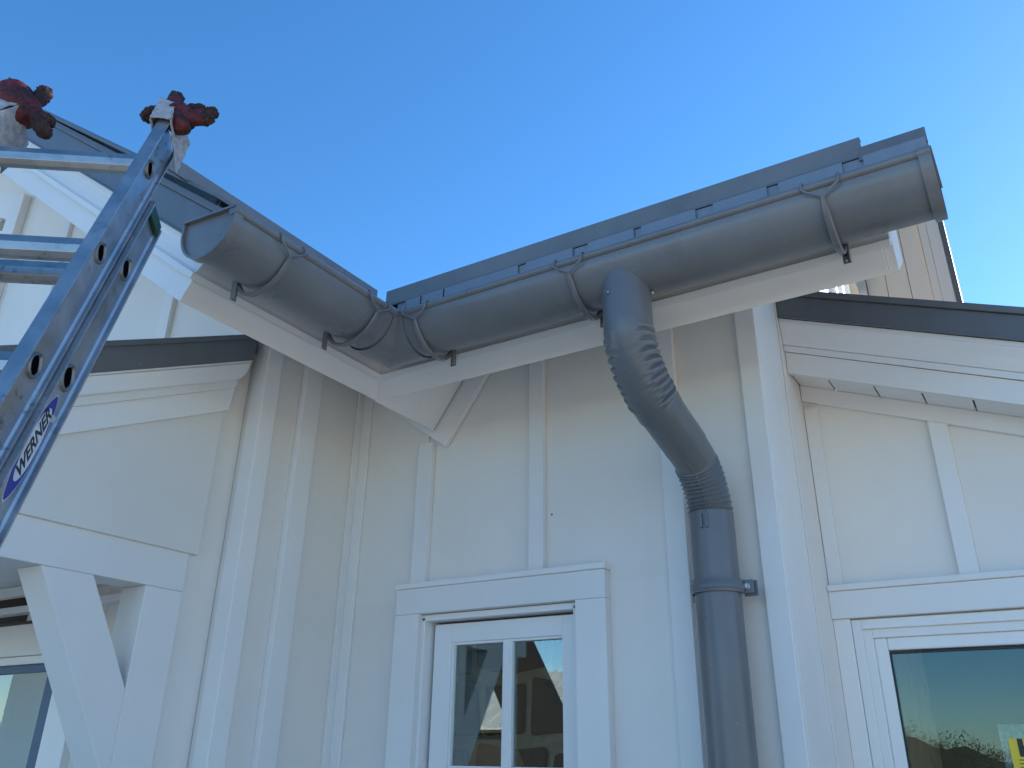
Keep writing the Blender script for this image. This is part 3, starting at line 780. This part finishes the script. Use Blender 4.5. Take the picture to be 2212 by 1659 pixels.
prism('soffit_backing', [(XE, YRK+.02, sz(XE, -.169)), (xR, YRK+.02, sz(xR, -.169)), (xR, YRW, sz(xR, -.169)), (XE, YRW, sz(XE, -.169))],
      [(XE, YRK+.02, sz(XE, -.15)), (xR, YRK+.02, sz(xR, -.15)), (xR, YRW, sz(xR, -.15)), (XE, YRW, sz(XE, -.15))], DARK, side, 0)
prism('frieze', [(XE, YRW-.02, sz(XE, -.246)), (xR, YRW-.02, sz(xR, -.246)), (xR, YRW-.02, sz(xR, -.1865)), (XE, YRW-.02, sz(XE, -.1865))],
      [(XE, YRW, sz(XE, -.246)), (xR, YRW, sz(xR, -.246)), (xR, YRW, sz(xR, -.1865)), (XE, YRW, sz(XE, -.1865))], WHITE, side, .002)
px = [-.63, -.218, .25, .72, 1.2, xR]
for i in range(len(px)-1):
    a, b = px[i]+.0015, px[i+1]-.0015
    zb_ = 2.0 if i < 3 else .2
    xz_prism('siding_panel', [(a, zb_), (b, zb_), (b, sz(b, -.19)), (a, sz(a, -.19))], YRW, YRW+.02, SIDING, side, .001)
box('siding_panel', (-.645, YRW, .3), (-.5715, YRW+.02, 1.998), SIDING, side, 0)
xz_prism('batten', [(-.245, 2.114), (-.190, 2.114), (-.190, sz(-.190, -.2465)), (-.245, sz(-.245, -.2465))], YRW-.021, YRW-.0005, WHITE, side, .002)
xz_prism('batten', [(.222, 2.114), (.278, 2.114), (.278, sz(.278, -.2465)), (.222, sz(.222, -.2465))], YRW-.021, YRW-.0005, WHITE, side, .002)
box('corner_strip', (-.622, YRW-.012, .3), (-.578, YRW-.0005, 2.72), WHITE, side, .002)
MB().prism([(XE, YRK-.04, sz(XE, .10)), (xR, YRK-.04, sz(xR, .10)), (xR, 6.0, sz(xR, .10)), (XE, 6.0, sz(XE, .10))],
           [(XE, YRK-.04, sz(XE, .112)), (xR, YRK-.04, sz(xR, .112)), (xR, 6.0, sz(xR, .112)), (XE, 6.0, sz(XE, .112))]).build('metal_roof', ROOF, side)
# its window
sw = MB()
wx1 = .95
def ring(mb, x0, z1, wdt, y0, y1, zl=.6):
    mb.box((x0, y0, zl), (x0+wdt, y1, z1)); mb.box((x0+wdt, y0, z1-wdt), (wx1, y1, z1)); return mb
sw = ring(MB(), -.571, 2.006, .0285, YRW-.016, YRW+.06).build('window', VINYL, side, .002)
box('drip_cap', (-.6228, YRW-.045, 2.0925), (1.05, YRW-.0005, 2.112), WHITE, sw, .003)
box('head_casing', (-.6228, YRW-.036, 2.010), (1.05, YRW-.0005, 2.092), WHITE, sw, .002)
box('side_casing', (-.6228, YRW-.024, .6), (-.572, YRW-.0005, 2.0095), WHITE, sw, .002)
ring(MB(), -.5435, 1.9785, .0265, YRW-.002, YRW+.055).build('frame_step', VINYL, sw, .002)
ring(MB(), -.5175, 1.9525, .0365, YRW+.008, YRW+.05).build('sash', VINYL, sw, .004)
ring(MB(), -.4815, 1.9115, .005, YRW+.016, YRW+.04).build('gasket', BLACK, sw, 0)
box('pane', (-.476, YRW+.022, .6), (wx1, YRW+.026, 1.906), GLASS2, sw, 0)
box('room_lining', (-.62, 4.6, .2), (2.2, 4.62, 2.3), ROOM_DARK, side, 0)
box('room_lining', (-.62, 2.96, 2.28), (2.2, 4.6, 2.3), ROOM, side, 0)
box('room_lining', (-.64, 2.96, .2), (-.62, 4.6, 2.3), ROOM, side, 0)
# sticker on the inside of the pane
st = MB().add([(-.214, YRW+.0195, 1.46), (-.06, YRW+.0195, 1.46), (-.06, YRW+.0195, 1.676), (-.214, YRW+.0195, 1.672)], [(0, 1, 2, 3)])
stick = thing('window_sticker', 'yellow printed sticker on the glass of the right window', 'sticker', (-.14, YRW+.0195, 1.46))
MB().box((-.214, YRW+.0195, 1.46), (-.04, YRW+.0205, 1.674)).build('sheet', YELLOW, stick)
MB().box((-.234, YRW+.0275, 1.42), (-.02, YRW+.029, 1.71)).build('foil', mat_simple('crinkled_film', (.36, .42, .4), .25, .7, 60, 1.0), stick)
def text(body, size, mat, parent, mtx, name='lettering', shear=0, offset=0, ext=.0004, sx=1.0):
    cu = bpy.data.curves.new(name, 'FONT'); cu.body = body; cu.size = size; cu.shear = shear; cu.offset = offset; cu.extrude = ext; cu.align_x = 'CENTER'; cu.align_y = 'CENTER'
    tmp = bpy.data.objects.new(name+'_curve', cu); COL.objects.link(tmp)
    dg = bpy.context.evaluated_depsgraph_get(); me = bpy.data.meshes.new_from_object(tmp.evaluated_get(dg))
    bpy.data.objects.remove(tmp); me.name = name
    me.transform(mtx @ Matrix.Diagonal((sx, 1, 1, 1)))
    me.materials.clear(); me.materials.append(mat)
    c = sum((v.co for v in me.vertices), Vector())/max(1, len(me.vertices)); me.transform(Matrix.Translation(-c))
    o = bpy.data.objects.new(name, me); link(o, parent, c); return o
mt = Matrix(((1, 0, 0, -.138), (0, 0, 1, YRW+.0185), (0, 1, 0, 1.636), (0, 0, 0, 1)))
mt = Matrix.Translation((-.138, YRW+.019, 1.649)) @ Matrix.Rotation(R_(90), 4, 'X')
text('HIV', .058, BLACK, stick, mt, offset=.0026, sx=1.25)
for k in range(3): MB().box((-.198, YRW+.0188, 1.620-.009*k), (-.06, YRW+.0194, 1.622-.009*k)).build('print_line', BLACK, stick)

# ================================================================== FAR WINGS seen between the roofs
far = thing('far_wing', 'distant white wall of wide boards with dark corner edge behind the side wing roof', 'house wing', (-.45, 6, 0))
fb = [-.724, -.590, -.440, -.305]
for i in range(3):
    box('wall_board', (fb[i]+.002, 6.0, 2.9), (fb[i+1]-.002, 6.02, 5.62), SIDING, far, .002)
box('wall_backing', (-.73, 6.021, 2.0), (-.17, 6.06, 5.62), DARK, far, 0)
box('corner_board', (-.304, 5.97, 2.9), (-.252, 6.0, 5.62), WHITE, far, .004)
box('corner_board', (-.250, 5.96, 2.9), (-.172, 6.0, 5.62), WHITE, far, .004)
box('corner_board', (-.79, 5.98, 2.9), (-.728, 6.03, 5.62), WHITE, far, .004)
box('edge_flashing', (-.170, 5.95, 2.9), (-.137, 6.05, 5.64), ROOF, far, .003)
xz_prism('rafter_end', [(-.842, 4.88), (-.80, 4.88), (-.778, 4.745), (-.836, 4.728)], 5.94, 6.0, SIDING, far, .004)
xz_prism('rafter_trim', [(-.812, 4.88), (-.795, 4.88), (-.770, 4.73), (-.776, 4.70)], 5.90, 5.935, WHITE, far, .003)
sun_w = thing('sunlit_wing', 'sunlit white batten wall glimpsed far behind the gutter and side wing roof', 'house wing', (-1.55, 10, 0))
ys = [7.6, 8.5, 9.55, 10.05, 10.65, 11.4, 12.0]
for i in range(len(ys)-1):
    box('siding_panel', (-1.60, ys[i]+.002, 2.9), (-1.55, ys[i+1]-.002, 1.6+.685*ys[i]), SIDING, sun_w, 0)
    box('batten', (-1.5495, ys[i+1]-.10, 2.9), (-1.48, ys[i+1]+.02, 1.6+.685*ys[i]), WHITE, sun_w, .004)

main = thing('sun_screen_house', 'unseen house mass added right of the view to block the sun', 'house', (2.8, 4.3, 0))  # added out of view to keep the sun off pipe, verge and ladder
xz_prism('wall', [(.56, 0), (2.7, 0), (2.7, 4.75), (1.63, 5.5), (.56, 4.75)], 4.25, 4.45, SIDING, main, 0)
MB().prism([(.56, 4.451, 0), (.56, 7.0, 0), (.56, 7.0, 4.75), (.56, 4.451, 4.75)], [(.66, 4.451, 0), (.66, 7.0, 0), (.66, 7.0, 4.75), (.66, 4.451, 4.75)]).build('wall', SIDING, main)
for xa, xb in ((.46, 1.63), (2.80, 1.63)):
    MB().prism([(xa, 4.0, 4.68), (xb, 4.0, 5.50), (xb, 7.1, 5.50), (xa, 7.1, 4.68)], [(xa, 4.0, 4.76), (xb, 4.0, 5.58), (xb, 7.1, 5.58), (xa, 7.1, 4.76)]).build('roof', ROOF, main)

# ================================================================== LADDER
H = Vector((.80, .60, 0)).normalized(); Vv = Vector((-.229, .305, .924)).normalized(); Wd = Vector((-.555, .739, -.382)).normalized()
P0 = Vector((-1.440, .812, 2.718))
LP = lambda h, w_, v: P0 + H*h + Wd*w_ + Vv*v
lad = thing('extension_ladder', 'worn aluminium extension ladder leaning at the left with two overlapping sections', 'ladder', LP(-.16, .03, -2.75))
def channel(name, h0, sgn, w0, w1, fl0, fl1, v0, v1, mat=ALU, t=.0028):
    """C rail: web at h0, lips turned outwards by fl0 (front) and fl1 (back)"""
    s = sgn
    prof = [(h0, w0), (h0+s*fl0, w0), (h0+s*fl0, w0+t*1.6), (h0+s*t*2.2, w0+t*1.4), (h0+s*t, w0+t*3), (h0+s*t, w1-t*3), (h0+s*t*2.2, w1-t*1.4), (h0+s*fl1, w1-t*1.6), (h0+s*fl1, w1), (h0, w1)]
    return prism(name, [LP(a, b, v0) for a, b in prof], [LP(a, b, v1) for a, b in prof], mat, lad, .0008)
FLY_T, FLY_B = .150, -1.95
channel('fly_rail', 0, 1, -.055, .043, .0266, .013, FLY_B, FLY_T)
channel('fly_rail', -.335, -1, -.055, .043, .0266, .013, FLY_B, FLY_T)
BASE_T = -.052
channel('base_rail', .006, 1, .046, .124, .018, .015, -2.75, BASE_T)
channel('base_rail', -.341, -1, .046, .124, .018, .015, -2.75, BASE_T)
def rung(v, w_, h0, h1):
    prof = []
    for k in range(20):
        a = 2*math.pi*k/20
        x, y = math.cos(a)*.019, math.sin(a)*.027
        if y > .017: y = .017 + (y-.017)*.2          # flat tread on top
        rr2 = 1 + (.05 if k % 2 else 0)
        prof.append((x*rr2, y*rr2))
    V0 = [LP(h0, w_+x, v+y) for x, y in prof]; V1 = [LP(h1, w_+x, v+y) for x, y in prof]
    r = MB().prism(V0, V1).build('rung', ALUR, lad, .0006)
    for q in (.35, -.45):
        pass
    return r
def rung_end(v, w_, h, sc_=1.0):
    # D-shaped swaged ring around the hollow rung end, and a flat black disc painting its inner shade
    pts = []
    for k in range(28):
        a = 2*math.pi*k/28
        x, y = math.cos(a), math.sin(a)
        rr3 = .0165*sc_
        px_, py_ = x*rr3*.92, y*rr3*1.12
        if py_ > 0: px_ *= 1-.42*(py_/(rr3*1.12)); 
        pts.append((px_, py_))
    mb = MB(); m = len(pts)
    V = []
    for sc2, hh in ((1.0, .001), (1.14, .0050), (1.24, .0052), (1.36, .0025), (1.42, .0)):
        V += [LP(h+.0028+hh, w_+x*sc2, v+y*sc2) for x, y in pts]
    F = []
    for j in range(4):
        for k in range(m): F.append((j*m+k, j*m+(k+1) % m, (j+1)*m+(k+1) % m, (j+1)*m+k))
    e = mb.add(V, F).build('rung_end', RINGM, lad, 0, 'all')
    hole = [LP(h+.0034, w_+x, v+y) for x, y in pts]; hole2 = [LP(h+.0030, w_+x, v+y) for x, y in pts]
    MB().prism(hole, hole2).build('hole', HOLE_SHADE, e)
for k in range(6):
    rung(.012-.313*k, 0, -.336, .001); rung_end(.0-.305*k, 0.0, 0)
for k in range(7):
    rung(-.262-.311*k, .088, -.342, .007); rung_end(-.238-.310*k, .086, .006, 1.12)
# green end guard on the base rail
mb = MB()
gp = [(.0, .060), (.010, .060), (.010, .120), (.0, .120)]
prism('end_guard', [LP(.008+a, b, BASE_T-.028+.10*(b-.06)) for a, b in gp], [LP(.008+a, b, BASE_T+.006+.10*(b-.06)) for a, b in gp], GREEN, lad, .002)
# oval maker's label on the base rail web
lab_c = (.0895, -.700); hl = .1075; hw = .0215
def oval(sx, sy, n=40, point=.0):
    o = []
    for k in range(n):
        a = 2*math.pi*k/n; x = math.cos(a); y = math.sin(a)
        o.append((lab_c[0] + sx*x*(1-abs(y)**3*.35*point), lab_c[1] + sy*y))
    return o
def decal(name, pts, h, mat, parent):
    return MB().prism([LP(h, a, b) for a, b in pts], [LP(h+.0003, a, b) for a, b in pts]).build(name, mat, parent)
hb = .006+.0030
lb = decal('maker_label', oval(hw*1.06, hl*1.03, point=1), hb, LABELW, lad)
decal('label_border', oval(hw, hl, point=1), hb+.0004, BLUE, lb)
decal('label_field', [(a+.0, b+.004) for a, b in oval(hw*.84, hl*.70)], hb+.0008, LABELW, lb)
mw = Matrix((( Vv.x, -Wd.x, H.x, 0), (Vv.y, -Wd.y, H.y, 0), (Vv.z, -Wd.z, H.z, 0), (0, 0, 0, 1)))
cpos = LP(hb+.0013, lab_c[0]+.000, lab_c[1]+.004); mw.translation = cpos
text('WERNER', .0285, BLACK, lb, mw, shear=.35, offset=.0009, ext=.0001, sx=1.16)
# torn label corner
prism('torn_corner', [LP(hb+.001, .098, -.625), LP(hb+.006, .112, -.622), LP(hb+.004, .114, -.630), LP(hb+.001, .100, -.640)], [LP(hb+.0015, .098, -.625), LP(hb+.0065, .112, -.622), LP(hb+.0045, .114, -.630), LP(hb+.0015, .100, -.640)], CUFF, lb, 0)

# ================================================================== GLOVES on the rail tops
tex = bpy.data.textures.new('fray', 'CLOUDS'); tex.noise_scale = .006; tex.noise_depth = 3
tex2 = bpy.data.textures.new('wrinkle', 'CLOUDS'); tex2.noise_scale = .03; tex2.noise_depth = 2
def blob(mb, a, b, ra, rb, n=14):
    a, b = Vector(a), Vector(b); d = (b-a); L = d.length
    pts = []; rad = []
    for k in range(6): t = math.pi/2*k/6; pts.append(a - d.normalized()*ra*math.cos(t)); rad.append(max(.0006, ra*math.sin(t)))
    for k in range(5): t = k/4; pts.append(a + d*t); rad.append(ra + (rb-ra)*t)
    for k in range(1, 7): t = math.pi/2*k/6; pts.append(b + d.normalized()*rb*math.sin(t)); rad.append(max(.0006, rb*math.cos(t)))
    return mb.tube(pts, lambda i: rad[i], n)
def soft(mb, name, mat, parent, vox=.0032, disp=.003, wr=.008):
    o = mb.build(name, mat, parent, 0, 'all')
    rm = o.modifiers.new('remesh', 'REMESH'); rm.mode = 'VOXEL'; rm.voxel_size = vox*.85; rm.use_smooth_shade = True
    s = o.modifiers.new('smooth', 'SMOOTH'); s.iterations = 3; s.factor = .5
    for tx, st_ in ((tex2, wr), (tex, disp)):
        if st_:
            d = o.modifiers.new('d', 'DISPLACE'); d.texture = tx; d.strength = st_; d.texture_coords = 'GLOBAL'; d.mid_level = .5
    return o
def glove(label, spec, palm, cuffq, wrap):
    root = thing('work_glove', label, 'glove', LP(*wrap), 'gloves capping the ladder rails')
    mb = MB()
    for a, b, ra, rb in palm: blob(mb, LP(*a), LP(*b), ra, rb)
    soft(mb, 'palm', GLOVE, root, disp=.003, wr=.012)
    for a, m_, b, ra, rb, tipf in spec:
        A, Mi, B = LP(*a), LP(*m_), LP(*b)
        ra *= .88; rb *= .86; mb = MB(); blob(mb, A, Mi, ra, (ra+rb)/2); blob(mb, Mi, B, (ra+rb)/2, rb)
        f = soft(mb, 'finger', GLOVE, root, wr=.006)
        mb = MB(); C_ = Mi + (B-Mi)*tipf; blob(mb, C_, B, rb*1.05, rb*1.04)
        soft(mb, 'fingertip', TIP, f, vox=.0022, disp=.012, wr=.006)
    for q in cuffq:
        V = [LP(*p) for p in q]
        c = MB().add(V, [(0, 1, 2, 3)]).build('cuff', CUFF, root, 0, 'all')
        sb = c.modifiers.new('s', 'SUBSURF'); sb.subdivision_type = 'SIMPLE'; sb.levels = sb.render_levels = 5
        d = c.modifiers.new('d', 'DISPLACE'); d.texture = tex2; d.strength = .010; d.texture_coords = 'GLOBAL'
        so_ = c.modifiers.new('t', 'SOLIDIFY'); so_.thickness = .003
wq = -.03
glove('dirty red rubber glove with splayed fingers stuffed on the right ladder rail',
      [((-.012, wq, .205), (-.034, wq, .196), (-.042, wq-.005, .166), .018, .017, .1),
       ((-.002, wq+.01, .225), (-.008, wq+.01, .255), (-.014, wq+.01, .285), .020, .020, .55),
       ((.020, wq+.01, .212), (.034, wq+.01, .232), (.052, wq+.01, .236), .018, .017, .1),
       ((.035, wq, .178), (.058, wq, .190), (.088, wq, .208), .018, .0155, .5),
       ((.042, wq-.01, .152), (.068, wq-.01, .152), (.093, wq-.01, .160), .019, .0165, .7)],
      [((.002, wq, .205), (.018, wq, .175), .030, .034), ((.016, wq, .185), (.040, wq-.006, .128), .032, .022), ((.030, wq, .165), (.046, wq, .16), .026, .02)],
      [[(-.012, -.064, .100), (.030, -.064, .103), (.018, -.058, .185), (-.020, -.058, .200)],
       [(.0295, -.066, .106), (.036, .046, .060), (.040, .030, .165), (.0175, -.060, .187)],
       [(-.014, -.062, .098), (-.014, .05, .11), (-.018, .05, .20), (-.022, -.056, .198)]],
      (0, 0, .15))
glove('dirty red rubber glove stuffed on the left ladder rail at the picture edge',
      [((-.345, wq, .225), (-.362, wq, .252), (-.382, wq, .275), .019, .018, .35),
       ((-.305, wq, .185), (-.293, wq, .215), (-.297, wq, .250), .018, .019, .5),
       ((-.295, wq, .165), (-.268, wq, .142), (-.240, wq, .120), .018, .016, .55),
       ((-.288, wq, .150), (-.258, wq, .112), (-.230, wq, .072), .018, .017, .2)],
      [((-.350, wq, .215), (-.325, wq, .160), .042, .046), ((-.335, wq, .200), (-.310, wq, .145), .036, .034), ((-.31, wq, .19), (-.295, wq, .16), .026, .024)],
      [[(-.372, -.066, .110), (-.322, -.066, .085), (-.300, -.058, .135), (-.375, -.058, .185)],
       [(-.321, -.066, .083), (-.322, .046, .020), (-.300, .03, .12), (-.299, -.058, .134)]],
      (-.335, 0, .15))

# ================================================================== THINGS BEHIND THE VIEWER (only their mirror images show)
nb = thing('neighbour_house', 'low stone house with pale ribbed metal roof across the yard', 'house', (-9.5, -13, 0))
box('wall', (-13, -16.5, 0), (-4, -12.4, 2.15), STONE, nb, 0)
MB().prism([(-13.4, -12.0, 2.2), (-3.6, -12.0, 2.2), (-4.6, -14.6, 3.55), (-12.2, -14.6, 3.55)], [(-13.4, -12.0, 2.24), (-3.6, -12.0, 2.24), (-4.6, -14.6, 3.59), (-12.2, -14.6, 3.59)]).build('roof', SEAMW, nb)
for k in range(22):
    x = -13.1 + .42*k
    xt = min(max(x, -12.1), -4.7)
    MB().prism([(x-.02, -12.0, 2.242), (x+.02, -12.0, 2.242), (x+.02, -12.0, 2.30), (x-.02, -12.0, 2.30)], [(xt-.02, -14.6, 3.592), (xt+.02, -14.6, 3.592), (xt+.02, -14.6, 3.65), (xt-.02, -14.6, 3.65)]).build('roof_rib', SEAMW, nb)
random.seed(21)
def hill_h(x, y):
    q = math.exp(-((y+84)/16)**2)
    return q*(1.2 + 3.9/(1+math.exp((x+9.5)/2.2)) + .5*math.sin(x*.6) + .3*math.sin(x*1.7+y*.3))
mb = MB(); nx, ny = 60, 14; V = []
for j in range(ny+1):
    for i in range(nx+1):
        x = -70 + 120*i/nx; y = -112 + 56*j/ny; V.append((x, y, max(-.02, hill_h(x, y)-.5)))
mb.add(V, [(j*(nx+1)+i, j*(nx+1)+i+1, (j+1)*(nx+1)+i+1, (j+1)*(nx+1)+i) for j in range(ny) for i in range(nx)])
mb.build('hill', LEAF, None, 0, True, kind='structure')
mb = MB()
for k in range(52000):
    x = random.uniform(-60, 40); y = random.uniform(-100, -70)
    c = Vector((x, y, hill_h(x, y) - .5 + (random.uniform(0, 1)**.6)*1.5*abs(math.sin(x*.9+1.7*math.sin(y*.5)))*abs(math.cos(y*.7+x*.31))))
    n1 = Vector((random.gauss(0, 1), random.gauss(0, 1), random.gauss(0, 1))).normalized(); n2 = n1.orthogonal().normalized(); n3 = n1.cross(n2)
    s_ = random.uniform(.04, .11)
    mb.add([c+n2*s_, c+n3*s_*.6, c-n2*s_, c-n3*s_*.6], [(0, 1, 2, 3)])
mb.build('woodland', LEAF, None, kind='stuff')
prop = thing('dark_reflection_slab', 'added dark leaning slab that darkens a band of the window reflection', 'reflection slab', (-4.6, -3.2, 0))  # put in only to mirror as a slanted dark band in the bay window
MB().prism([(-4.10, -3.2, 0), (-3.45, -3.2, 0), (-5.25, -3.2, 3.3), (-5.90, -3.2, 3.3)], [(-4.10, -3.4, 0), (-3.45, -3.4, 0), (-5.25, -3.4, 3.3), (-5.90, -3.4, 3.3)]).build('dark_slab', SLAB_DARK, prop)
MB().box((-4.3, -3.5, 0), (-3.2, -3.1, .08)).build('slab_foot', SLAB_DARK, prop)
